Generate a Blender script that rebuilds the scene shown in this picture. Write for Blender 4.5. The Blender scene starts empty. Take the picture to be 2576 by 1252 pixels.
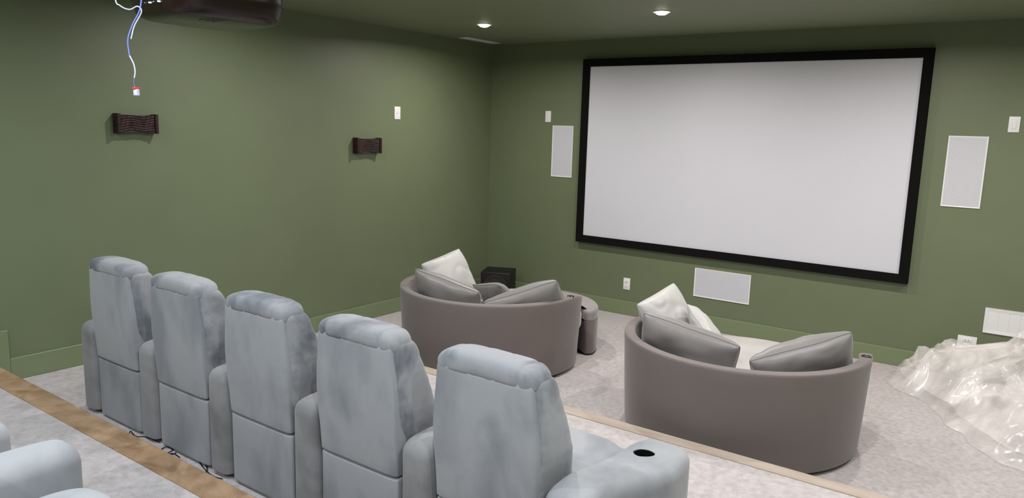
import bpy, bmesh, math, random
from mathutils import Vector, Matrix, noise
random.seed(4)
PI = math.pi
scene = bpy.context.scene
COL = scene.collection
scene.view_settings.view_transform = 'Standard'

# ------------------------------------------------------------------ camera
CAM = Vector((5.53, -7.2, 2.0))
F = 1860.0
fw = Vector((-0.5748, 0.8021, -0.162)).normalized()
rt = Vector((0.8097, 0.586, 0.0288)); rt = (rt - fw * rt.dot(fw)).normalized()
up = rt.cross(fw)
cd = bpy.data.cameras.new('camera'); co = bpy.data.objects.new('camera', cd); COL.objects.link(co)
cd.sensor_width = 36; cd.lens = F / 2576 * 36; cd.clip_start = 0.02
M = Matrix((rt, up, -fw)).transposed().to_4x4(); M.translation = CAM
co.matrix_world = M
scene.camera = co
H = 2.96
T1, T2 = 0.21, 0.41           # platform heights
E1, E2 = -3.23, -5.44         # platform front edges
XR, YB = 7.35, -9.3

def ray(px, py):
    return rt * (px - 1288) - up * (py - 626) + fw * F
def on_front(px, py, y=0.0):
    d = ray(px, py); return CAM + d * ((y - CAM.y) / d.y)
def on_left(px, py, x=0.0):
    d = ray(px, py); return CAM + d * ((x - CAM.x) / d.x)
def on_z(px, py, z=0.0):
    d = ray(px, py); return CAM + d * ((z - CAM.z) / d.z)
def W(X, Y, z=0.0):            # offsets measured from where the photographer stood
    return Vector((X + 5.53, Y - 7.2, z))

# ------------------------------------------------------------------ materials
def mat(name, c1, c2=None, scale=8, rough=0.6, bump=0.0, bscale=60, sheen=0.0, metal=0.0, detail=4, dist=0.0, lo=0.35, hi=0.65, alpha=1.0, spec=0.5, stretch=None, emit=None, estr=0):
    m = bpy.data.materials.new(name); m.use_nodes = True
    nt = m.node_tree; b = nt.nodes['Principled BSDF']
    b.inputs['Roughness'].default_value = rough
    b.inputs['Metallic'].default_value = metal
    b.inputs['Specular IOR Level'].default_value = spec
    b.inputs['Alpha'].default_value = alpha
    if sheen:
        b.inputs['Sheen Weight'].default_value = sheen; b.inputs['Sheen Roughness'].default_value = 0.4
    if emit:
        b.inputs['Emission Color'].default_value = (*emit, 1); b.inputs['Emission Strength'].default_value = estr
    tc = nt.nodes.new('ShaderNodeTexCoord')
    mp = nt.nodes.new('ShaderNodeMapping'); nt.links.new(tc.outputs['Object'], mp.inputs[0])
    if stretch: mp.inputs['Scale'].default_value = stretch
    oi = nt.nodes.new('ShaderNodeObjectInfo')
    n = nt.nodes.new('ShaderNodeTexNoise'); n.noise_dimensions = '4D'; n.inputs['Scale'].default_value = scale
    mu = nt.nodes.new('ShaderNodeMath'); mu.operation = 'MULTIPLY'; mu.inputs[1].default_value = 20
    nt.links.new(oi.outputs['Random'], mu.inputs[0]); nt.links.new(mu.outputs[0], n.inputs['W'])
    n.inputs['Detail'].default_value = detail; n.inputs['Distortion'].default_value = dist
    nt.links.new(mp.outputs[0], n.inputs['Vector'])
    r = nt.nodes.new('ShaderNodeValToRGB')
    r.color_ramp.elements[0].position = lo; r.color_ramp.elements[1].position = hi
    r.color_ramp.elements[0].color = (*c1, 1); r.color_ramp.elements[1].color = (*(c2 or c1), 1)
    nt.links.new(n.outputs['Fac'], r.inputs['Fac']); nt.links.new(r.outputs['Color'], b.inputs['Base Color'])
    if bump:
        n2 = nt.nodes.new('ShaderNodeTexNoise'); n2.inputs['Scale'].default_value = bscale; n2.inputs['Detail'].default_value = 3
        nt.links.new(mp.outputs[0], n2.inputs['Vector'])
        bp = nt.nodes.new('ShaderNodeBump'); bp.inputs['Strength'].default_value = bump; bp.inputs['Distance'].default_value = 0.01
        nt.links.new(n2.outputs['Fac'], bp.inputs['Height']); nt.links.new(bp.outputs['Normal'], b.inputs['Normal'])
    return m

M_WALL = mat('green_paint', (0.127, 0.155, 0.084), (0.133, 0.162, 0.089), scale=3, rough=0.5, bump=0.04, bscale=150)
M_CEIL = mat('ceiling_paint', (0.178, 0.206, 0.120), (0.184, 0.212, 0.125), scale=3, rough=0.6)
M_TRIM = mat('green_trim_paint', (0.170, 0.208, 0.112), rough=0.35)
M_CARPET = mat('carpet', (0.345, 0.308, 0.305), (0.475, 0.434, 0.430), scale=28, rough=0.95, bump=0.7, bscale=150, detail=12, sheen=0.15, lo=0.28, hi=0.66)
M_WOOD = mat('bare_plywood', (0.19, 0.108, 0.052), (0.37, 0.245, 0.145), scale=3.4, rough=0.6, detail=12, dist=0.9, stretch=(1.4, 2.4, 1), lo=0.34, hi=0.62, bump=0.3, bscale=30)
M_WOOD2 = mat('pale_dusty_plywood', (0.31, 0.245, 0.195), (0.38, 0.32, 0.27), scale=4, rough=0.8, detail=8, dist=0.3, stretch=(1, 4, 1), lo=0.3, hi=0.7)
M_WHITE = mat('white_plastic', (0.74, 0.73, 0.73), rough=0.4)
M_GRILLE = mat('grille_white', (0.50, 0.50, 0.54), (0.56, 0.56, 0.60), scale=200, rough=0.6, bump=0.2, bscale=400)
M_SLOT = mat('dark_slot', (0.05, 0.05, 0.05), rough=0.6)
M_SCREEN = mat('screen_fabric', (0.575, 0.575, 0.625), (0.585, 0.585, 0.635), scale=2, rough=0.85, spec=0.2)
M_BLACK = mat('black_velvet', (0.004, 0.004, 0.004), rough=0.85, spec=0.1)
M_GLOSSB = mat('black_gloss', (0.008, 0.007, 0.007), rough=0.25)
M_SUB = mat('black_vinyl', (0.008, 0.007, 0.007), rough=0.5, spec=0.3)
M_CONE = mat('cone', (0.02, 0.018, 0.018), rough=0.35)
M_PROJ = mat('projector_brown_black', (0.010, 0.0045, 0.003), (0.020, 0.009, 0.006), scale=6, rough=0.25, spec=0.35)
M_SCON = mat('dark_walnut', (0.010, 0.004, 0.004), (0.035, 0.015, 0.013), scale=14, rough=0.6, bump=0.4, bscale=20, stretch=(1, 0.5, 5), dist=1.5, spec=0.25)
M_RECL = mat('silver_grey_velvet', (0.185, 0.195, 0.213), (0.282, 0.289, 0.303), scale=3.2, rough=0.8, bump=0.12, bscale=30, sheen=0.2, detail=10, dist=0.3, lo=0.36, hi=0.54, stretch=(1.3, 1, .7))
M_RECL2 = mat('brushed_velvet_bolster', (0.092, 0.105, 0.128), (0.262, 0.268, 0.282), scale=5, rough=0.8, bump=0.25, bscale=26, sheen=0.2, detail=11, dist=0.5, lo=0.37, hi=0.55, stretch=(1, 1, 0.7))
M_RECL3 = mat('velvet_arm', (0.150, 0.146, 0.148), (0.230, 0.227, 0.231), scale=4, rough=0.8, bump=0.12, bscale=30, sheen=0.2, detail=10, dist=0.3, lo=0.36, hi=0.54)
M_SOFA = mat('taupe_velvet', (0.130, 0.107, 0.099), (0.146, 0.121, 0.113), scale=2, rough=0.6, sheen=0.25)
M_OTTO = mat('taupe_velvet_lit', (0.22, 0.197, 0.188), (0.26, 0.235, 0.225), scale=3, rough=0.6, sheen=0.3)  # ottoman cushion: the lit look of its top is put into this paler taupe
M_PIL = mat('taupe_pillow', (0.165, 0.153, 0.149), (0.200, 0.187, 0.182), scale=2, rough=0.42, sheen=0.35, bump=0.12, bscale=6)
M_PILL = mat('pale_pillow', (0.40, 0.39, 0.375), (0.44, 0.43, 0.415), scale=2, rough=0.5, sheen=0.3, bump=0.12, bscale=6)
M_SEAT = mat('pale_seat', (0.34, 0.32, 0.31), (0.40, 0.38, 0.37), scale=4, rough=0.8, sheen=0.3)
M_BLUE = mat('blue_cable', (0.10, 0.14, 0.45), rough=0.4)
M_WCAB = mat('white_cable', (0.42, 0.46, 0.56), rough=0.5)
M_RED = mat('red_plastic', (0.6, 0.03, 0.05), rough=0.4)
M_CHROME = mat('steel', (0.25, 0.25, 0.25), rough=0.3, metal=1.0)
M_LENS = mat('lamp_lens', (1, 1, 1), emit=(1.0, 0.90, 0.74), estr=12)
M_LED = mat('led', (0.8, 0.9, 1.0), emit=(0.7, 0.85, 1), estr=1.0)
def film():
    m = mat('clear_plastic_film', (0.84, 0.79, 0.77), (0.94, 0.90, 0.88), scale=4, rough=0.20, alpha=0.3, bump=0.25, bscale=8, spec=0.8)
    nt = m.node_tree; b = nt.nodes['Principled BSDF']
    tc = nt.nodes.new('ShaderNodeTexCoord'); n = nt.nodes.new('ShaderNodeTexNoise'); n.inputs['Scale'].default_value = 3.5; n.inputs['Detail'].default_value = 5
    n.inputs['Distortion'].default_value = 1.2
    mr = nt.nodes.new('ShaderNodeMapRange'); mr.inputs[1].default_value = 0.35; mr.inputs[2].default_value = 0.65; mr.inputs[3].default_value = 0.18; mr.inputs[4].default_value = 0.46
    nt.links.new(tc.outputs['Object'], n.inputs['Vector']); nt.links.new(n.outputs['Fac'], mr.inputs[0]); nt.links.new(mr.outputs[0], b.inputs['Alpha'])
    return m
M_PLAS = film()

# ------------------------------------------------------------------ helpers
def obj(name, bm, m, parent=None, smooth=True, matrix=None, ang=38):
    me = bpy.data.meshes.new(name)
    bmesh.ops.recalc_face_normals(bm, faces=bm.faces[:])
    bm.to_mesh(me); bm.free()
    if smooth:
        for p in me.polygons: p.use_smooth = True
        try: me.set_sharp_from_angle(angle=math.radians(ang))
        except Exception: pass
    o = bpy.data.objects.new(name, me); COL.objects.link(o)
    me.materials.append(m)
    if parent: o.parent = parent
    if matrix: o.matrix_local = matrix
    return o
def tag(o, label, cat, group=None):
    o['label'] = label; o['category'] = cat
    if group: o['group'] = group
    return o
def thing(name, label, cat, loc=(0, 0, 0), rotz=0, group=None):
    o = bpy.data.objects.new(name, None); COL.objects.link(o)
    o.empty_display_size = 0.1
    o.location = loc; o.rotation_euler = (0, 0, rotz)
    return tag(o, label, cat, group)
def copy_tree(o, parent=None):
    c = o.copy(); COL.objects.link(c)
    if parent: c.parent = parent
    for ch in list(o.children): copy_tree(ch, c)
    return c
def struct(name, bm, m, smooth=False):
    o = obj(name, bm, m, None, smooth); o['kind'] = 'structure'; return o
def box(bm, x0, x1, y0, y1, z0, z1, bev=0.0):
    vs = [bm.verts.new((x, y, z)) for z in (z0, z1) for y in (y0, y1) for x in (x0, x1)]
    fs = [(0, 2, 3, 1), (4, 5, 7, 6), (0, 1, 5, 4), (2, 6, 7, 3), (0, 4, 6, 2), (1, 3, 7, 5)]
    fc = [bm.faces.new([vs[i] for i in f]) for f in fs]
    if bev:
        es = list({e for f in fc for e in f.edges})
        bmesh.ops.bevel(bm, geom=es, offset=bev, segments=3, affect='EDGES', profile=0.5)
def bx(*a, **k):
    bm = bmesh.new(); box(bm, *a, **k); return bm
def loft(bm, secs, n=48, p=5.0):
    loops = []
    for (cx, cy, z, hx, hy) in secs:
        L = []
        for i in range(n):
            a = 2 * PI * i / n; c, s = math.cos(a), math.sin(a)
            L.append(bm.verts.new((cx + hx * math.copysign(abs(c) ** (2 / p), c), cy + hy * math.copysign(abs(s) ** (2 / p), s), z)))
        loops.append(L)
    for a, b in zip(loops, loops[1:]):
        for i in range(n):
            j = (i + 1) % n; bm.faces.new((a[i], a[j], b[j], b[i]))
    bm.faces.new(loops[0][::-1]); bm.faces.new(loops[-1])
def domed(prof, z0, z1, R, Rb=0.015, steps=8, mid=8, Rx=None, pw=2.0):
    out = []; Rx = Rx or R
    for i in range(4):
        s = 1 - i / 3; z = z0 + Rb * (1 - s); cx, cy, hx, hy = prof(z)
        ins = Rb * (1 - math.sqrt(max(0, 1 - s * s))); out.append((cx, cy, z, hx - ins, hy - ins))
    for i in range(1, mid):
        z = z0 + Rb + (z1 - R - z0 - Rb) * i / mid; cx, cy, hx, hy = prof(z); out.append((cx, cy, z, hx, hy))
    for i in range(steps + 1):
        s = math.sin(PI / 2 * i / steps) * 0.995; z = z1 - R + R * s; cx, cy, hx, hy = prof(z)
        ins = Rx * (1 - (1 - s ** pw) ** (1 / pw)); out.append((cx, cy, z, max(hx - ins, 0.002), max(hy - ins, 0.002)))
    return out
def lathe(bm, prof, n=40, cx=0, cy=0, cz=0, axis='z', scale=(1, 1)):
    rings = []
    for r, h in prof:
        L = []
        for i in range(n):
            a = 2 * PI * i / n; u, v = r * math.cos(a) * scale[0], r * math.sin(a) * scale[1]
            if axis == 'z': q = (cx + u, cy + v, cz + h)
            elif axis == 'y': q = (cx + u, cy + h, cz + v)
            else: q = (cx + h, cy + u, cz + v)
            L.append(bm.verts.new(q))
        rings.append(L)
    for a, b in zip(rings, rings[1:]):
        for i in range(n):
            j = (i + 1) % n; bm.faces.new((a[i], a[j], b[j], b[i]))
    if prof[0][0] > 0: bm.faces.new(rings[0][::-1])
    if prof[-1][0] > 0: bm.faces.new(rings[-1])
def cr(pts, sub=8, closed=False):
    pts = [Vector(p) for p in pts]; out = []; n = len(pts)
    rng = range(n) if closed else range(n - 1)
    for i in rng:
        if closed: p0, p1, p2, p3 = pts[i - 1], pts[i], pts[(i + 1) % n], pts[(i + 2) % n]
        else: p0, p1, p2, p3 = pts[max(i - 1, 0)], pts[i], pts[i + 1], pts[min(i + 2, n - 1)]
        for k in range(sub):
            t = k / sub
            out.append(0.5 * ((2 * p1) + (p2 - p0) * t + (2 * p0 - 5 * p1 + 4 * p2 - p3) * t * t + (3 * p1 - p0 - 3 * p2 + p3) * t ** 3))
    if not closed: out.append(pts[-1])
    return out
def tube(bm, pts, r, n=10):
    loops = []; prev = None
    for i, p in enumerate(pts):
        t = (pts[min(i + 1, len(pts) - 1)] - pts[max(i - 1, 0)]).normalized()
        if prev is None:
            prev = t.orthogonal().normalized()
        a = (prev - t * prev.dot(t)).normalized(); b = t.cross(a); prev = a
        rr = r(i / (len(pts) - 1)) if callable(r) else r
        loops.append([bm.verts.new(p + a * rr * math.cos(2 * PI * k / n) + b * rr * math.sin(2 * PI * k / n)) for k in range(n)])
    for a, b in zip(loops, loops[1:]):
        for i in range(n):
            j = (i + 1) % n; bm.faces.new((a[i], a[j], b[j], b[i]))
    bm.faces.new(loops[0][::-1]); bm.faces.new(loops[-1])
def sstep(a, b_, x):
    k = max(0, min(1, (x - a) / (b_ - a))); return k * k * (3 - 2 * k)

# ------------------------------------------------------------------ room shell
struct('floor', bx(0, XR, E1 - 0.02, 0, -0.1, 0), M_CARPET)
struct('floor_middle_platform', bx(0, XR, E2, E1 - 0.02, -0.1, T1), M_CARPET)
struct('floor_back_platform', bx(0, XR, YB, E2 - 0.0, -0.1, T2), M_CARPET)
struct('ceiling', bx(-0.1, XR + 0.1, YB - 0.1, 0.1, H, H + 0.1), M_CEIL)
struct('wall_left', bx(-0.1, 0, YB, 0.1, 0, H), M_WALL)
struct('wall_front', bx(0, XR, 0, 0.1, 0, H), M_WALL)
struct('wall_right', bx(XR, XR + 0.1, YB, 0.1, 0, H), M_WALL)
struct('wall_back', bx(0, XR, YB - 0.1, YB, 0, H), M_WALL)
BH = 0.155
def baseb(bm, x0, x1, y0, y1, z0):
    box(bm, x0, x1, y0, y1, z0, z0 + BH, bev=0.004)
struct('baseboard_front', (lambda b: (baseb(b, 0.0, XR, -0.016, 0, 0), b)[1])(bmesh.new()), M_TRIM)
b = bmesh.new(); baseb(b, 0, 0.016, E1, -0.016, 0); baseb(b, 0, 0.016, -5.27, E1, T1)
box(b, 0, 0.016, E2 - 0.1, -5.27, T1, T2 + BH, bev=0.004); baseb(b, 0, 0.016, YB, E2 - 0.1, T2)
struct('baseboard_left', b, M_TRIM)
b = bmesh.new(); baseb(b, XR - 0.016, XR, E1, -0.016, 0); baseb(b, XR - 0.016, XR, E2, E1, T1); baseb(b, XR - 0.016, XR, YB, E2, T2)
struct('baseboard_right', b, M_TRIM)
struct('trim_1', bx(0.02, XR - 0.02, E1 - 0.10, E1 + 0.0, 0.0, T1 + 0.004), M_WOOD2)
struct('trim_2', bx(0.02, XR - 0.02, E2 - 0.135, E2 + 0.005, T1 + 0.0, T2 + 0.004), M_WOOD)

# ------------------------------------------------------------------ projection screen
SX0, SX1, SZ0, SZ1 = 5.53 - 4.238, 5.53 - 0.878, 0.753, 2.754
scr = thing('projection_screen', 'large white projection screen in a wide black frame on the green wall', 'screen', ((SX0 + SX1) / 2, 0, SZ0))
hw, hh, fb = (SX1 - SX0) / 2, SZ1 - SZ0, 0.078
b = bmesh.new()
def ring_frame(b, hw, z0, z1, fb, y0, y1):
    o_ = [(-hw, z0), (hw, z0), (hw, z1), (-hw, z1)]; i_ = [(-hw + fb, z0 + fb), (hw - fb, z0 + fb), (hw - fb, z1 - fb), (-hw + fb, z1 - fb)]
    vo0 = [b.verts.new((x, y0, z)) for x, z in o_]; vo1 = [b.verts.new((x, y1, z)) for x, z in o_]
    vi0 = [b.verts.new((x, y0, z)) for x, z in i_]; vi1 = [b.verts.new((x, y1 + min(0.012, abs(y1) * .3), z)) for x, z in i_]
    for k in range(4):
        j = (k + 1) % 4
        b.faces.new((vo0[k], vo0[j], vo1[j], vo1[k])); b.faces.new((vo1[k], vo1[j], vi1[j], vi1[k]))
        b.faces.new((vi1[k], vi1[j], vi0[j], vi0[k])); b.faces.new((vi0[k], vi0[j], vo0[j], vo0[k]))
ring_frame(b, hw, 0, hh, fb, -0.002, -0.06)
obj('frame', b, M_BLACK, scr, smooth=False)
obj('screen_surface', bx(-hw + fb - 0.005, hw - fb + 0.005, -0.03, -0.02, fb - 0.005, hh - fb + 0.005), M_SCREEN, scr, smooth=False)

# ------------------------------------------------------------------ wall speakers and plates
def wall_speaker(x0, x1, z0, z1, label):
    t = thing('wall_speaker', label, 'speaker', ((x0 + x1) / 2, 0, z0), group='flush wall speakers around the screen')
    w, h = (x1 - x0) / 2, z1 - z0
    b = bmesh.new(); ring_frame(b, w, 0, h, 0.012, -0.001, -0.008); obj('frame', b, M_WHITE, t, smooth=False)
    obj('grille', bx(-w + 0.010, w - 0.010, -0.006, -0.001, 0.010, h - 0.010), M_GRILLE, t, smooth=False)
def rect_front(px0, py0, px1, py1):
    pm = (py0 + py1) / 2; qm = (px0 + px1) / 2
    return on_front(px0, pm).x, on_front(px1, pm).x, on_front(qm, py1).z, on_front(qm, py0).z
wall_speaker(*rect_front(1389, 316, 1441, 445), 'tall narrow white wall speaker left of the screen')
wall_speaker(*rect_front(2376, 342, 2477, 522), 'tall white wall speaker right of the screen')
wall_speaker(*rect_front(1746, 682, 1888, 755), 'wide white wall speaker below the screen')

def plate(name, label, cat, M4, w, h, kind):
    t = thing(name, label, cat); t.matrix_world = M4
    obj('cover_plate', bx(-w / 2, w / 2, -0.007, 0, -h / 2, h / 2, bev=0.002), M_WHITE, t)
    if kind == 'outlet':
        for s in (-1, 1):
            bb = bmesh.new(); box(bb, -w * .24, w * .24, -0.010, -0.006, s * h * .2 - h * .12, s * h * .2 + h * .12, bev=0.0015)
            f = obj('socket', bb, M_WHITE, t)
            for q in (-1, 1):
                bb = bmesh.new(); box(bb, q * w * .09 - .0015, q * w * .09 + .0015, -0.0106, -0.0098, s * h * .2 - .006, s * h * .2 + .008)
                obj('slot', bb, M_SLOT, f, smooth=False)
    elif kind == 'switch':
        bb = bmesh.new(); box(bb, -w * .2, w * .2, -0.011, -0.006, -h * .28, h * .28, bev=0.002); obj('rocker', bb, M_WHITE, t)
    else:
        bb = bmesh.new(); box(bb, -w * .08, w * .08, -0.0085, -0.006, -h * .05, h * .05, bev=0.001); obj('knockout', bb, M_GRILLE, t)
    return t
def fm(p): return Matrix.Translation(p)
def lm(p): return Matrix.Translation(p) @ Matrix.Rotation(PI / 2, 4, 'Z')
x0, x1, z0, z1 = rect_front(1372, 279, 1387, 307)
plate('wall_plate', 'small white cover plate above the narrow speaker near the corner', 'wall plate', fm(Vector(((x0 + x1) / 2, 0, (z0 + z1) / 2))), 0.075, z1 - z0, 'blank')
x0, x1, z0, z1 = rect_front(2537, 293, 2566, 333)
plate('wall_plate', 'wide white cover plate at far right of the screen wall', 'wall plate', fm(Vector(((x0 + x1) / 2, 0, (z0 + z1) / 2))), x1 - x0, z1 - z0, 'switch')
x0, x1, z0, z1 = rect_front(1568, 699, 1586, 728)
plate('electrical_outlet', 'white electrical outlet low on the wall under the screen left end', 'outlet', fm(Vector(((x0 + x1) / 2, 0, (z0 + z1) / 2))), 0.08, z1 - z0, 'outlet')
pc = on_left(999, 284)
plate('wall_plate', 'white cover plate on the side wall beside the far sconce', 'wall plate', lm(pc), 0.085, 0.13, 'blank')

x0 = on_front(2476, 800).x; z1 = on_front(2520, 778).z; z0 = on_front(2520, 842).z
t = thing('wall_vent', 'white vent panel low on the wall above the plastic sheeting', 'vent', (x0 + 0.25, 0, z0))
b = bmesh.new(); ring_frame(b, 0.25, 0, z1 - z0, 0.025, -0.001, -0.010); obj('frame', b, M_WHITE, t, smooth=False)
b = bmesh.new()
for k in range(6):
    xx = -0.19 + k * 0.076; box(b, xx - 0.0365, xx + 0.0365, -0.006, -0.003, 0.02, z1 - z0 - 0.02)
obj('slats', b, M_WHITE, t, smooth=False)
obj('backing', bx(-0.235, 0.235, -0.004, -0.001, 0.015, z1 - z0 - 0.015), M_WHITE, t, smooth=False)
pc = on_front(2432, 862)
plate('electrical_outlet', 'white outlet plate just above the baseboard behind the plastic sheeting', 'outlet', fm(Vector((pc.x, 0, pc.z))), 0.14, 0.12, 'outlet')

# ------------------------------------------------------------------ sconces
def sconce(yc, zc, label, L=0.36, h=0.155, dp=0.065):
    t = thing('wall_sconce', label, 'wall sconce', (0, yc, zc - h / 2), group='carved wall sconces')
    b = bmesh.new(); n = 36; rings = []
    for i in range(n + 1):
        u = -1 + 2 * i / n; y = u * L / 2
        hh_ = h / 2 * (0.86 + 0.12 * u * u)
        ring = []
        m_ = 20
        for k in range(m_ + 1):
            v = -1 + 2 * k / m_
            xx = dp * (0.86 + 0.10 * u * u) + 0.003 * math.sin(v * 22 + 2.2 * math.sin(u * 5))
            ring.append(b.verts.new((xx, y, h / 2 + v * hh_)))
        ring.append(b.verts.new((0.001, y, h / 2 + hh_))); ring.append(b.verts.new((0.001, y, h / 2 - hh_)))
        rings.append(ring)
    for a, c in zip(rings, rings[1:]):
        for i in range(len(a)):
            j = (i + 1) % len(a); b.faces.new((a[i], a[j], c[j], c[i]))
    b.faces.new(rings[0][::-1]); b.faces.new(rings[-1])
    obj('carved_shade', b, M_SCON, t)
    for s in (-1, 1):
        b = bmesh.new(); box(b, 0.001, dp + 0.008, s * L / 2 - 0.012, s * L / 2 + 0.012, -0.002, h + 0.002, bev=0.005)
        obj('end_cap', b, M_SCON, t)
pa, pb = on_left(283, 311, .0), on_left(399, 311, .07)
sconce((pa.y + pb.y) / 2, on_left(341, 311, .04).z, 'dark carved wood wall sconce below the dangling cable', L=pb.y - pa.y - 0.024, h=.14)
pa, pb = on_left(887, 366, .0), on_left(961, 366, .07)
sconce((pa.y + pb.y) / 2, on_left(924, 366, .04).z, 'dark carved wood wall sconce nearer the room corner', L=pb.y - pa.y - 0.024, h=.15)

# ------------------------------------------------------------------ ceiling lights
def spot(x, y, power, color, label):
    t = thing('ceiling_light', label, 'ceiling light', (x, y, H), group='recessed ceiling lights')
    b = bmesh.new(); lathe(b, [(0.075, 0), (0.075, -0.004), (0.068, -0.008), (0.055, -0.006), (0.054, -0.001), (0.054, 0)]); obj('trim_ring', b, M_WHITE, t)
    b = bmesh.new(); lathe(b, [(0.054, -0.001), (0.053, -0.008), (0.045, -0.018), (0.030, -0.025), (0.012, -0.028), (0.001, -0.028)]); obj('lens', b, M_LENS, t)
    l = bpy.data.lights.new('lamp', 'AREA'); l.shape = 'DISK'; l.size = 0.06; l.energy = power; l.color = color; l.spread = math.radians(168)
    o = bpy.data.objects.new('lamp', l); COL.objects.link(o); o.location = (x, y, H - 0.031)
WARM = (1.0, 0.95, 0.91); COOL = (0.88, 0.94, 1.0); NEUT = (1.0, 0.975, 0.965)
PW = 29
la, lb = on_z(1218, 61, H), on_z(1668, 30, H)
dx = lb.x - la.x
cols = ['nearest the side wall', 'second from the side wall', 'third from the side wall', 'farthest from the side wall']
rows_ = [('in the row along the screen wall', la.y, WARM, PW), ('in the row before the recliners', -3.75, NEUT, PW), ('in the row above the back platform', -6.2, COOL, PW * 1.0), ('in the row at the rear wall', -8.3, COOL, PW)]
for rn, yy, colr, pw_ in rows_:
    for k in range(4):
        kk = 0.75 if (k == 0 and yy < -3) else 1.06
        spot(la.x + dx * k - (0.3 if k == 3 else 0), yy, pw_ * kk, colr, 'round glowing ceiling light %s %s' % (cols[k], rn))

pv = (on_z(1150, 96, H) + on_z(1218, 108, H)) / 2
t = thing('ceiling_vent', 'slim white slot vent in the ceiling by the corner', 'vent', (0.17, pv.y, H))
b = bmesh.new(); box(b, -0.06, 0.06, -0.3, 0.3, -0.008, -0.001, bev=0.002); obj('frame', b, M_WHITE, t)
for k in (-1, 0, 1):
    b = bmesh.new(); box(b, k * 0.03 - 0.004, k * 0.03 + 0.004, -0.28, 0.28, -0.0095, -0.0075)
    obj('slot', b, M_GRILLE, t, smooth=False)

# ------------------------------------------------------------------ projector
PZ = 2.418
t = thing('projector', 'black ceiling-hung projector with rounded glossy casing', 'projector', W(-3.11, 1.97, PZ))
b = bmesh.new(); loft(b, domed(lambda z: (0, 0, 0.235 + 0.025 * min(z / 0.08, 1), 0.245 + 0.02 * min(z / 0.08, 1)), 0, 0.18, 0.04, Rb=0.03), p=4.5, n=72); obj('casing', b, M_PROJ, t)
b = bmesh.new(); lathe(b, [(0.055, 0), (0.055, 0.03), (0.045, 0.035), (0.040, 0.02), (0.001, 0.02)], axis='y', cx=0.06, cy=0.245, cz=0.09); obj('lens', b, M_GLOSSB, t)
for q in range(4):
    b = bmesh.new(); box(b, -0.05 + q * 0.035, -0.04 + q * 0.035, -0.2665, -0.25, 0.050, 0.056, bev=0.001); obj('port', b, M_LED if q % 2 else M_CHROME, t)
b = bmesh.new()
for q in range(3): box(b, 0.08, 0.19, -0.1 + q * 0.03, -0.09 + q * 0.03, -0.002, 0.002)
obj('air_vent', b, M_SLOT, t, smooth=False)
b = bmesh.new(); lathe(b, [(0.10, 0.175), (0.10, 0.185), (0.022, 0.19), (0.022, H - PZ - 0.012), (0.07, H - PZ - 0.012), (0.07, H - PZ)]); obj('ceiling_mount', b, M_GLOSSB, t)

def ab(px, py, s=0.00158): return CAM + ray(px, py) * s
cab = thing('network_cable', 'loose blue and white cable dangling from the ceiling with taped end', 'cable', ab(343, 230))
inv = cab.location.copy()
pts = [ab(372, -190), ab(366, -100), ab(356, 0), ab(350, 30), ab(334, 62), ab(322, 100), ab(326, 140)]
pts = [Vector((pts[0].x, pts[0].y, H))] + pts
b = bmesh.new(); tube(b, [p - inv for p in cr(pts)], 0.0031); obj('blue_wire', b, M_BLUE, cab)
pts2 = [ab(326, 140), ab(336, 160), ab(340, 180), ab(338, 196)]
b = bmesh.new(); tube(b, [p - inv for p in cr(pts2)], 0.0027); obj('white_wire', b, M_WCAB, cab)
b = bmesh.new(); tube(b, [p - inv for p in cr([ab(338, 195), ab(337, 210), ab(342, 226)])], 0.0012); obj('thin_wire', b, M_BLUE, cab)
p0 = ab(262, -160)
pts3 = [Vector((p0.x, p0.y, H)), p0, ab(288, -10), ab(302, 14), ab(326, 24), ab(346, 16), ab(356, 30), ab(338, 66), ab(330, 98)]
b = bmesh.new(); tube(b, [p - inv for p in cr(pts3)], 0.0026); obj('white_wire', b, M_WCAB, cab)
b = bmesh.new(); loft(b, [(0, 0, -0.018, .009, .006), (0.002, 0, -0.015, .013, .009), (0.001, 0, 0.006, .012, .009), (-.002, 0, 0.014, .006, .005)], n=16, p=4); obj('taped_end', b, M_WCAB, cab)
b = bmesh.new(); box(b, -0.011, 0.010, -0.0105, 0.0105, 0.007, 0.016, bev=0.002); obj('red_clip', b, M_RED, cab)

# ------------------------------------------------------------------ subwoofer
t = thing('subwoofer', 'black cube subwoofer with round cone on the floor in the corner', 'subwoofer', W(-5.07, 6.82, 0), math.radians(25))
b = bmesh.new(); box(b, -0.175, 0.175, -0.175, 0.175, 0.02, 0.355, bev=0.012); obj('cabinet', b, M_SUB, t)
b = bmesh.new(); lathe(b, [(0.14, 0), (0.14, -0.012), (0.12, -0.014), (0.11, -0.004), (0.055, 0.0), (0.05, -0.008), (0.001, -0.014)], axis='y', cx=0, cy=-0.175, cz=0.185); obj('driver_cone', b, M_CONE, t)
for sx in (-1, 1):
    for sy in (-1, 1):
        b = bmesh.new(); lathe(b, [(0.02, 0), (0.022, 0.021)], cx=sx * .14, cy=sy * .14, n=16); obj('foot', b, M_SUB, t)

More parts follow.
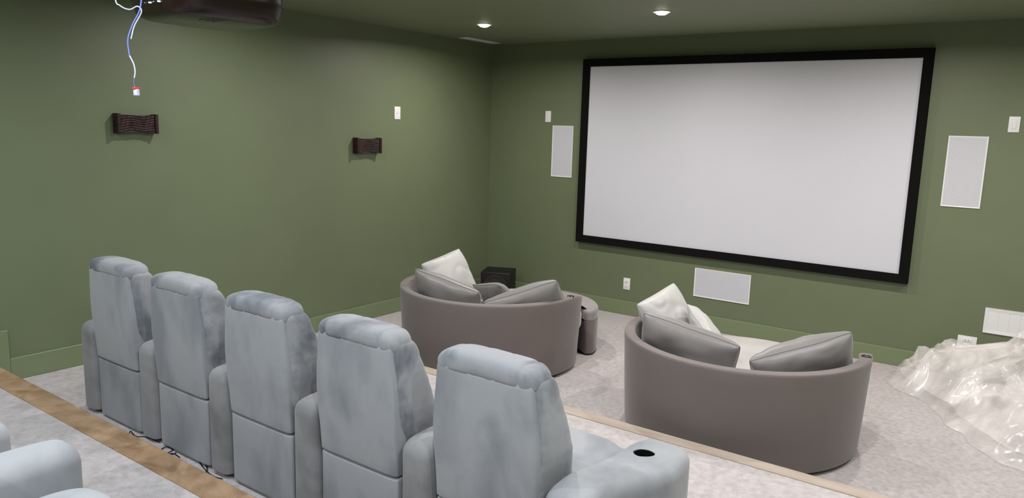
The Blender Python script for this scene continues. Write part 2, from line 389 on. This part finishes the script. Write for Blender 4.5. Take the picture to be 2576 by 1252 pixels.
# ------------------------------------------------------------------ recliners
def bool_cut(o, cx, cy, z, r):
    b = bmesh.new(); lathe(b, [(r, 0), (r, 0.2)], n=32, cx=cx, cy=cy, cz=z)
    me = bpy.data.meshes.new('tmp'); bmesh.ops.recalc_face_normals(b, faces=b.faces[:]); b.to_mesh(me); b.free()
    c = bpy.data.objects.new('tmp', me); COL.objects.link(c)
    md = o.modifiers.new('b', 'BOOLEAN'); md.operation = 'DIFFERENCE'; md.object = c; md.solver = 'EXACT'
    c.matrix_world = Matrix.Identity(4)
    par = o.parent; o.parent = None
    bpy.context.view_layer.update()
    dg = bpy.context.evaluated_depsgraph_get()
    nm = bpy.data.meshes.new_from_object(o.evaluated_get(dg))
    o.modifiers.clear(); o.data = nm; o.parent = par
    bpy.data.objects.remove(c)
    for p in nm.polygons: p.use_smooth = True
    try: nm.set_sharp_from_angle(angle=math.radians(38))
    except Exception: pass

AH = 0.568
ARY = -0.10
def make_arm(parent, xc, hw_, fl, y1=0.67, cupx=0.0, cy_=0.47, cdx=0.0, cup=True, dr=0.045, m=None, pw=2.3, pp=5.0):
    b = bmesh.new()
    def prof(z): return (xc, (y1 + ARY) / 2, hw_, (y1 - ARY) / 2)
    loft(b, domed(prof, 0.02, AH, 0.07, Rx=0.072, steps=12, pw=pw), n=72, p=pp)
    drop = lambda y: dr * sstep(0.05, 0.45, y)
    for v in b.verts:
        k = sstep(0.05, 0.40, v.co.y)
        v.co.x = xc + (v.co.x - xc) * (1 + fl * k) + cupx * k
        v.co.z -= drop(v.co.y) * v.co.z / AH
    a = obj('armrest', b, m or M_RECL3, parent)
    if not cup: return a
    cx_ = xc + cupx + cdx
    bool_cut(a, cx_, cy_, AH - 0.12, 0.043)
    b = bmesh.new(); zt = AH - drop(cy_)
    lathe(b, [(0.0425, zt - 0.07), (0.0425, zt - 0.002), (0.048, zt - 0.002), (0.048, zt + 0.002), (0.041, zt + 0.003), (0.0395, zt - 0.055), (0.001, zt - 0.055)], n=36, cx=cx_, cy=cy_)
    obj('cup_holder', b, M_GLOSSB, a)
    return a
def rearY(z): return -0.088 - 0.026 * (z - 0.37) / 0.55
def frontY(z): return 0.23 - 0.205 * (z - 0.37) / 0.55
def make_recliner(label, group, kind='row'):
    t = thing('recliner', label, 'recliner', group=group)
    b = bmesh.new(); box(b, -0.230, 0.230, 0.02, 0.60, 0.03, 0.30, bev=0.02); obj('base', b, M_RECL3, t)
    b = bmesh.new(); loft(b, domed(lambda z: (0, -0.034, 0.234, 0.052), 0.015, 0.372, 0.012, Rb=0.012), n=48, p=10); obj('lower_back_panel', b, M_RECL, t)
    def core(z):
        r, f = rearY(z), frontY(z); return (0, (r + f) / 2 + 0.01, 0.205, (f - r) / 2 - 0.012)
    b = bmesh.new(); loft(b, domed(core, 0.34, 0.96, 0.06), n=48, p=5)
    bk = obj('backrest', b, M_RECL, t)
    def panel(z):
        r = rearY(z); bul = 0.006 * math.sin(PI * min(1, max(0, (z - 0.37) / 0.56)))
        return (0, r + 0.033, 0.232 + 0.008 * sstep(.45, .65, z) - 0.024 * sstep(0.66, 0.95, z), 0.036 + bul)
    b = bmesh.new(); loft(b, domed(panel, 0.378, 0.945, 0.04, Rb=0.010, Rx=0.03, mid=16), n=72, p=7)
    obj('rear_panel', b, M_RECL, bk)
    for s in (-1, 1):
        def wing(z):
            r, f = rearY(z), frontY(z); r2 = r + 0.030
            return (s * (0.188 + 0.024 * sstep(.5, .66, z) - 0.020 * sstep(.68, .94, z)), (r2 + f) / 2, 0.045, (f - r2) / 2 + 0.008)
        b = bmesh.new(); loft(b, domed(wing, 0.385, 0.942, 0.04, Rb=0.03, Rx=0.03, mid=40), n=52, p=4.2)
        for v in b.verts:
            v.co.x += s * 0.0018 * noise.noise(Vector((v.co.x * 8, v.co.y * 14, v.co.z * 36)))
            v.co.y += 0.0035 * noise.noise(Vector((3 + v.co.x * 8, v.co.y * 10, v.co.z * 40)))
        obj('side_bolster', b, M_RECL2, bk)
    b = bmesh.new(); n = 150; m_ = 36; rings = []
    for i in range(n + 1):
        u = -1 + 2 * i / n; x = u * 0.228
        e = max((max(0, 1 - abs(u) ** 8)) ** 0.5, 0.05)
        lob = 1 - 0.11 * math.exp(-abs(abs(x) - 0.160) / 0.006) - 0.045 * math.exp(-abs(abs(x) - 0.054) / 0.006)
        ring = []
        for k in range(m_):
            a = 2 * PI * k / m_; c, s_ = math.cos(a), math.sin(a)
            yy = math.copysign(abs(c) ** 0.62, c) * 0.078; zz = math.copysign(abs(s_) ** 0.7, s_) * 0.048
            ring.append(b.verts.new((x, -0.045 + yy * (0.3 + 0.7 * e) * lob, 0.942 + zz * e * lob - 0.020 * abs(u) ** 4)))
        rings.append(ring)
    for a, c in zip(rings, rings[1:]):
        for i in range(m_):
            j = (i + 1) % m_; b.faces.new((a[i], a[j], c[j], c[i]))
    b.faces.new(rings[0][::-1]); b.faces.new(rings[-1])
    for v in b.verts: v.co += Vector((0, 1, 1)) * 0.0015 * noise.noise(v.co * 18)
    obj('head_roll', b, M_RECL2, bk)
    b = bmesh.new(); loft(b, domed(lambda z: (0, 0.40, 0.233, 0.27), 0.28, 0.475, 0.07, Rb=0.03), n=56, p=5); obj('seat', b, M_RECL, t)
    b = bmesh.new(); loft(b, domed(lambda z: (0, 0.635, 0.23, 0.045), 0.07, 0.44, 0.04, Rb=0.02), n=48, p=4); obj('footrest', b, M_RECL, t)
    if kind == 'back':
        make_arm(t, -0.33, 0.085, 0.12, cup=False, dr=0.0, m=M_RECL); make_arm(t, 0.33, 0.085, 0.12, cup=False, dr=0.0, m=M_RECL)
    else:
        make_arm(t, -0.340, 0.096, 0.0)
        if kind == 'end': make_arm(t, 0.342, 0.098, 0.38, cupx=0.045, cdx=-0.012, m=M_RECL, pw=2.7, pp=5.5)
    for sx in (-0.2, 0.2):
        for sy in (0.1, 0.55):
            b = bmesh.new(); lathe(b, [(0.02, 0.0), (0.024, 0.032)], n=16, cx=sx, cy=sy); obj('foot', b, M_SUB, t)
    return t
G1 = 'recliners in the middle row'
labels = ['blue-grey velvet recliner nearest the green side wall, far end of its row',
          'blue-grey velvet recliner, second from the side wall in its row',
          'blue-grey velvet recliner in the middle of the row of five',
          'blue-grey velvet recliner second from the open cup holder end',
          'blue-grey velvet recliner at row end with open cup holder on its right arm']
r0 = make_recliner(labels[0], G1)
AX0, PITCH, RY = -4.57, 0.672, 2.10
spots_x = [AX0 + 0.34 + PITCH * i for i in range(5)]
for i in range(4):
    c = r0 if i == 0 else copy_tree(r0)
    c.location = W(spots_x[i], RY, T1); c['label'] = labels[i]
r5 = make_recliner(labels[4], G1, 'end')
r5.location = W(spots_x[4], RY, T1)
G2 = 'recliners in the back row'
rb = make_recliner('recliner of the back row at left edge, mostly out of view', G2, 'back'); rb.location = W(-3.14, 0.28, T2)
c = copy_tree(rb); c.location = W(-2.115, 0.345, T2); c['label'] = 'pale recliner in the bottom left corner showing its rounded armrest'

# ------------------------------------------------------------------ round loveseats
def make_loveseat(label, center):
    t = thing('round_loveseat', label, 'loveseat', center, group='round barrel loveseats')
    prof = []
    ro = lambda z: 0.762 + 0.035 * (z / 0.64)
    TH = 0.036
    for z in [0.03, 0.045, 0.15, 0.25, 0.35, 0.45, 0.54, 0.60]: prof.append((ro(z), z))
    for k in range(1, 8):
        a = PI * k / 8; cxr = ro(0.60) - TH
        prof.append((cxr + TH * math.copysign(abs(math.cos(a)) ** .6, math.cos(a)), 0.603 + 0.020 * math.sin(a) ** .6))
    for z in [0.60, 0.5, 0.4, 0.3, 0.1, 0.03]: prof.append((ro(0.60) - 2 * TH - (0.60 - z) * 0.03, z))
    A0, A1 = math.radians(158), math.radians(382); N = 160
    b = bmesh.new(); rings = []
    for i in range(N + 1):
        u = i / N; u = 0.5 - 0.5 * math.cos(PI * u)
        dd = min(u, 1 - u) * (A1 - A0) * 0.75
        e = dd / 0.036
        sc = max(math.sqrt(max(0.0, 1 - (1 - min(e, 1)) ** 2)), 0.10)
        # the rim eases down over the last stretch of each arm
        e3 = min(dd / 0.22, 1); dz = 0.045 * (1 - e3) ** 2
        a = A0 + (A1 - A0) * u
        ring = []
        for r, z in prof:
            mid = ro(z) - TH; r2 = mid + (r - mid) * sc
            zz = z + (0.030 - dz) * sstep(.3, .6, z)
            ring.append(b.verts.new((r2 * math.cos(a), r2 * math.sin(a), zz)))
        rings.append(ring)
    m_ = len(prof)
    for a, c in zip(rings, rings[1:]):
        for i in range(m_):
            j = (i + 1) % m_; b.faces.new((a[i], a[j], c[j], c[i]))
    b.faces.new(rings[0][::-1]); b.faces.new(rings[-1])
    sh = obj('shell', b, M_SOFA, t, ang=60)
    for s in (0, 1):
        a = math.radians(5) if s else math.radians(175); r = ro(.6) - TH
        b = bmesh.new(); zt = 0.623 + 0.030
        lathe(b, [(0.029, zt - 0.03), (0.031, zt + 0.001), (0.028, zt + 0.003), (0.026, zt + 0.0015), (0.001, zt + 0.0015)], n=28, cx=r * math.cos(a), cy=r * math.sin(a)); obj('cup_holder', b, M_GLOSSB, sh)
    b = bmesh.new(); lathe(b, [(0.72, 0.0), (0.73, 0.008), (0.73, 0.03)], n=72); obj('shadow_plinth', b, M_SUB, t)  # black ring paints in the shadow and dark feet under the shell
    def disc(z0, z1, R0, Rb, grow, dome=0.0):
        b = bmesh.new(); n = 96; rows = []
        def rad(a):
            k = max(0, math.sin(a)); k = min(1, max(0, (k - 0.44) / 0.14)); k = k * k * (3 - 2 * k); return R0 + grow * k
        pr = [(-Rb, z0)] + [(-Rb * (1 - math.sin(q)), z0 + Rb * (1 - math.cos(q))) for q in [PI / 8 * k for k in range(1, 5)]]
        pr += [(-Rb * (1 - math.cos(q)), z1 - Rb + Rb * math.sin(q)) for q in [PI / 10 * k for k in range(0, 6)]]
        pr += [(-0.15, z1 + dome * .5), (-0.35, z1 + dome), (-R0 + 0.002, z1 + dome)]
        for dr, z in pr:
            rows.append([b.verts.new(((max(rad(2 * PI * i / n) + dr, 0.002)) * math.cos(2 * PI * i / n), (max(rad(2 * PI * i / n) + dr, 0.002)) * math.sin(2 * PI * i / n), z)) for i in range(n)])
        for a, c in zip(rows, rows[1:]):
            for i in range(n):
                j = (i + 1) % n; b.faces.new((a[i], a[j], c[j], c[i]))
        b.faces.new(rows[0][::-1]); b.faces.new(rows[-1]); return b
    obj('seat_base', disc(0.03, 0.27, 0.685, 0.015, 0.08), M_SOFA, t)
    obj('seat_cushion', disc(0.272, 0.45, 0.700, 0.05, 0.09, 0.03), M_SEAT, t)
    return t
CR_, CL_ = W(-1.54, 4.865), W(-3.80, 5.025)
lsR = make_loveseat('round taupe loveseat nearest the plastic sheeting, centred before the screen', CR_)
lsL = copy_tree(lsR); lsL.location = CL_; lsL['label'] = 'round taupe loveseat by the side wall with the curved ottoman at its front'

oc = W(-3.72, 5.56)
t = thing('ottoman', 'curved taupe ottoman beyond the loveseat by the side wall', 'ottoman', oc)
def crescent(z0, z1, Rr):
    b = bmesh.new(); rel = CL_ - oc; Ri = 0.835; Ro = 0.60
    ang = [a for a in [math.radians(k) for k in range(-90, 271, 2)] if (Vector((math.cos(a), math.sin(a), 0)) * Ro - rel).length > Ri + 0.07]
    out = [Vector((math.cos(a), math.sin(a), 0)) * Ro for a in ang]
    p0, p1 = out[-1] - rel, out[0] - rel
    a0, a1 = math.atan2(p0.y, p0.x), math.atan2(p1.y, p1.x)
    inn = [rel + Vector((math.cos(a0 + (a1 - a0) * k / 60), math.sin(a0 + (a1 - a0) * k / 60), 0)) * Ri for k in range(0, 61)]
    L = out + [out[-1].lerp(inn[0], k / 5) for k in range(1, 5)] + inn + [inn[-1].lerp(out[0], k / 5) for k in range(1, 5)]
    for _ in range(8):
        L = [(L[i - 1] + L[i] * 2 + L[(i + 1) % len(L)]) / 4 for i in range(len(L))]
    nrm = []
    for i in range(len(L)):
        tt = (L[(i + 1) % len(L)] - L[i - 1]).normalized(); nrm.append(Vector((-tt.y, tt.x, 0)))
    def loop(ins, z): return [b.verts.new((p.x + q.x * ins, p.y + q.y * ins, z)) for p, q in zip(L, nrm)]
    rows = [loop(0.006, z0), loop(0, z0 + 0.006), loop(0, z1 - Rr)]
    for k in range(1, 6):
        q = PI / 2 * k / 5; rows.append(loop(Rr * 0.8 * (1 - math.cos(q)), z1 - Rr + Rr * math.sin(q)))
    for a, c in zip(rows, rows[1:]):
        for i in range(len(a)):
            j = (i + 1) % len(a); b.faces.new((a[i], a[j], c[j], c[i]))
    caps = [b.faces.new(rows[0][::-1]), b.faces.new(rows[-1])]
    bmesh.ops.triangulate(b, faces=caps, ngon_method='EAR_CLIP')
    return b
obj('body', crescent(0.012, 0.315, 0.004), M_SOFA, t)
obj('cushion', crescent(0.3155, 0.415, 0.035), M_OTTO, t)
obj('shadow_plinth', crescent(0.0, 0.012, 0.003), M_SUB, t)

# ------------------------------------------------------------------ pillows
def pillow(name, label, center, wx, hz, T, yaw, lean, roll, m, seed=0):
    n = 36; b = bmesh.new(); g = {}
    for side in (1, -1):
        for i in range(n + 1):
            for j in range(n + 1):
                u, v = -1 + 2 * i / n, -1 + 2 * j / n
                u2, v2 = math.copysign(math.sin(abs(u) * PI / 2), u), math.copysign(math.sin(abs(v) * PI / 2), v)
                cn = 1 - 0.04 * (v2 * v2 * u2 * u2) ** 2
                x = wx * u2 * (1 - 0.045 * (1 - v2 * v2) * u2 * u2) * cn; z = hz * v2 * (1 - 0.045 * (1 - u2 * u2) * v2 * v2) * cn
                th = T * (max(0, (1 - u2 ** 2) * (1 - v2 ** 2))) ** 0.37
                ed = min(1, 4 * th / T)
                th *= 1 + 0.12 * noise.noise(Vector((u2 * 2 + seed, v2 * 2, side)))
                th -= 0.007 * ed * (1 - min(1, abs(noise.noise(Vector((u2 * 1.4 + seed * 3, v2 * 1.0, side * 2)))) * 5))
                if side == -1 and (i in (0, n) or j in (0, n)): continue
                wv = 0.018 * noise.noise(Vector((u2 * 1.2 + seed, v2 * 1.2, 5)))
                g[side, i, j] = b.verts.new((x, side * max(th, 0.0) + wv, z))
    for side in (1, -1):
        gg = lambda i, j: g.get((side, i, j)) or g[1, i, j]
        for i in range(n):
            for j in range(n):
                f = [gg(i, j), gg(i + 1, j), gg(i + 1, j + 1), gg(i, j + 1)]
                b.faces.new(f if side == -1 else f[::-1])
    mtx = Matrix.Translation(center) @ Matrix.Rotation(math.radians(yaw), 4, 'Z') @ Matrix.Rotation(math.radians(lean), 4, 'X') @ Matrix.Rotation(math.radians(roll), 4, 'Y')
    seam = [g[1, i, 0].co.copy() for i in range(n)] + [g[1, n, j].co.copy() for j in range(n)] + [g[1, i, n].co.copy() for i in range(n, 0, -1)] + [g[1, 0, j].co.copy() for j in range(n, 0, -1)]
    e = thing(name, label, 'pillow', group='scatter pillows on the loveseats'); e.matrix_world = mtx
    obj('cover', b, m, e, ang=80)
    b = bmesh.new(); tube(b, seam + [seam[0]], 0.004, n=6); obj('piping', b, m, e)
    return e
def pset(C, who, k):
    C = C + Vector((-0.04, 0.05, 0)) if k == 0 else C + Vector((0.03, 0.03, -0.02))
    pillow('pillow', 'pale square pillow standing against the left arm of the %s' % who, C + Vector((-0.52, -0.02, 0.66)), 0.225, 0.215, 0.10, -108, 25, 15, M_PILL, 1 + k)
    pillow('pillow', 'taupe pillow leaning over the rear left rim of the %s' % who, C + Vector((-0.20, -0.42, 0.585)), 0.33, 0.20, 0.12, 3, 24, 12, M_PIL, 2 + k)
    pillow('pillow', 'taupe pillow slumped diagonally on the rear right rim of the %s' % who, C + Vector((0.475, -0.23, 0.60)), 0.32, 0.185, 0.125, 44, 34, -25, M_PIL, 3 + k)
    if k == 0:
        pillow('pillow', 'half-hidden pale pillow behind the rim pillows of the %s' % who, C + Vector((-0.24, 0.02, 0.60)), 0.19, 0.17, 0.08, -60, 35, 40, M_PILL, 4)
    else:
        pillow('pillow', 'half-hidden taupe pillow between the rim pillows of the %s' % who, C + Vector((0.08, -0.06, 0.555)), 0.23, 0.20, 0.08, -10, 42, -14, M_PIL, 14)
pset(CR_, 'loveseat before the screen', 0)
pset(CL_, 'loveseat by the side wall', 7)

# ------------------------------------------------------------------ plastic sheeting
bnd = [(-.89, 7.05), (-.84, 6.62), (-.50, 6.19), (-.23, 5.67), (.06, 5.32), (.5, 5.12), (1.0, 5.4), (1.35, 6.1), (1.25, 6.9), (.4, 7.12), (-.45, 7.14)]
B = cr([W(x, y, 0) for x, y in bnd], sub=22, closed=True)
cc = W(0.20, 6.62, 0)
b = bmesh.new()
def vor(p):
    d, _ = noise.voronoi(p); return d[1] - d[0]
def heap(hs, off, s0):
    NR = 80; rows = []
    for k in range(NR + 1):
        s = (1 - k / NR) * s0; L = []
        for i, q in enumerate(B):
            wob = 1 + 0.07 * s * noise.noise(Vector((q.x * 5, q.y * 5, off)))
            p = cc + (q - cc) * s * wob
            pw_ = p + Vector((noise.noise(p * 1.8), noise.noise(p * 1.8 + Vector((5, 5, 5))), 0)) * 0.6
            base = 0.56 * hs * (max(0, 1 - s ** 1.5)) ** 0.95
            big = noise.noise(Vector((p.x * 1.8, p.y * 1.8, off)))
            # long soft folds running down and across the heap
            fx, fy = pw_.x * 0.8 + pw_.y * 0.6, -pw_.x * 0.6 + pw_.y * 0.8
            c1 = 1 - 2 * abs(noise.noise(Vector((fx * 1.2, fy * 3.2, off))))
            c2 = 1 - 2 * abs(noise.noise(Vector((fx * 5.0, fy * 2.0, off + 3))))
            c3 = 1 - 2 * abs(noise.noise(Vector((pw_.x * 8, pw_.y * 6, off))))
            edge = min(1, (s0 - s) * 5)
            z = 0.006 + base * (0.97 + 0.3 * big) + edge * (0.13 * c1 - 0.07 + 0.040 * c2 + 0.009 * c3)
            hv = Vector((noise.noise(p * 4 + Vector((9, 0, off))), noise.noise(p * 4 + Vector((0, 9, off))), 0)) * 0.10 * min(1, (s0 - s) * 3)
            p2 = p + hv; p2.y = min(p2.y, -0.03)
            L.append(b.verts.new((p2.x - cc.x, p2.y - cc.y, max(z, 0.004))))
        rows.append(L)
    for a, c in zip(rows, rows[1:]):
        for i in range(len(a)):
            j = (i + 1) % len(a); b.faces.new((a[i], a[j], c[j], c[i]))
heap(1.0, 1.0, 1.0); heap(0.75, 8.0, 0.90)
bmesh.ops.remove_doubles(b, verts=b.verts[:], dist=0.0006)
ps = obj('plastic_sheeting', b, M_PLAS, ang=70); ps.location = cc
tag(ps, 'crumpled heap of clear plastic sheeting on the carpet at right', 'plastic sheet')

# ------------------------------------------------------------------ loose black wires behind the recliners
def wire(pp, label, r=0.0028):
    pts = [on_z(x, y, T1 + 0.003 + h) for x, y, h in pp]
    o = pts[0].copy(); bb = bmesh.new(); tube(bb, [p - o for p in cr(pts, 8)], r, n=8)
    w = obj('power_wire', bb, M_SUB); w.location = o; tag(w, label, 'wire', 'loose black wires behind the recliners')
wire([(308, 1088, 0), (322, 1096, 0), (328, 1084, 0.008), (342, 1097, 0), (365, 1098, 0), (386, 1106, 0), (402, 1112, 0)], 'thin black wire on the carpet behind the second recliner from the wall')
wire([(444, 1138, 0), (426, 1142, 0), (406, 1131, 0), (421, 1123, 0.005), (434, 1132, 0), (413, 1143, 0), (436, 1140, 0.005), (452, 1150, 0)], 'tangled coil of black wire behind the second and middle recliners')
wire([(503, 1193, 0), (521, 1184, 0), (515, 1166, 0.008), (503, 1162, 0), (512, 1176, 0), (534, 1196, 0), (560, 1204, 0)], 'curled black wire end near the platform edge behind the middle recliner')

# ------------------------------------------------------------------ world
w = bpy.data.worlds.new('world'); scene.world = w; w.use_nodes = True
w.node_tree.nodes['Background'].inputs[0].default_value = (0.6, 0.65, 0.7, 1); w.node_tree.nodes['Background'].inputs[1].default_value = 0.02
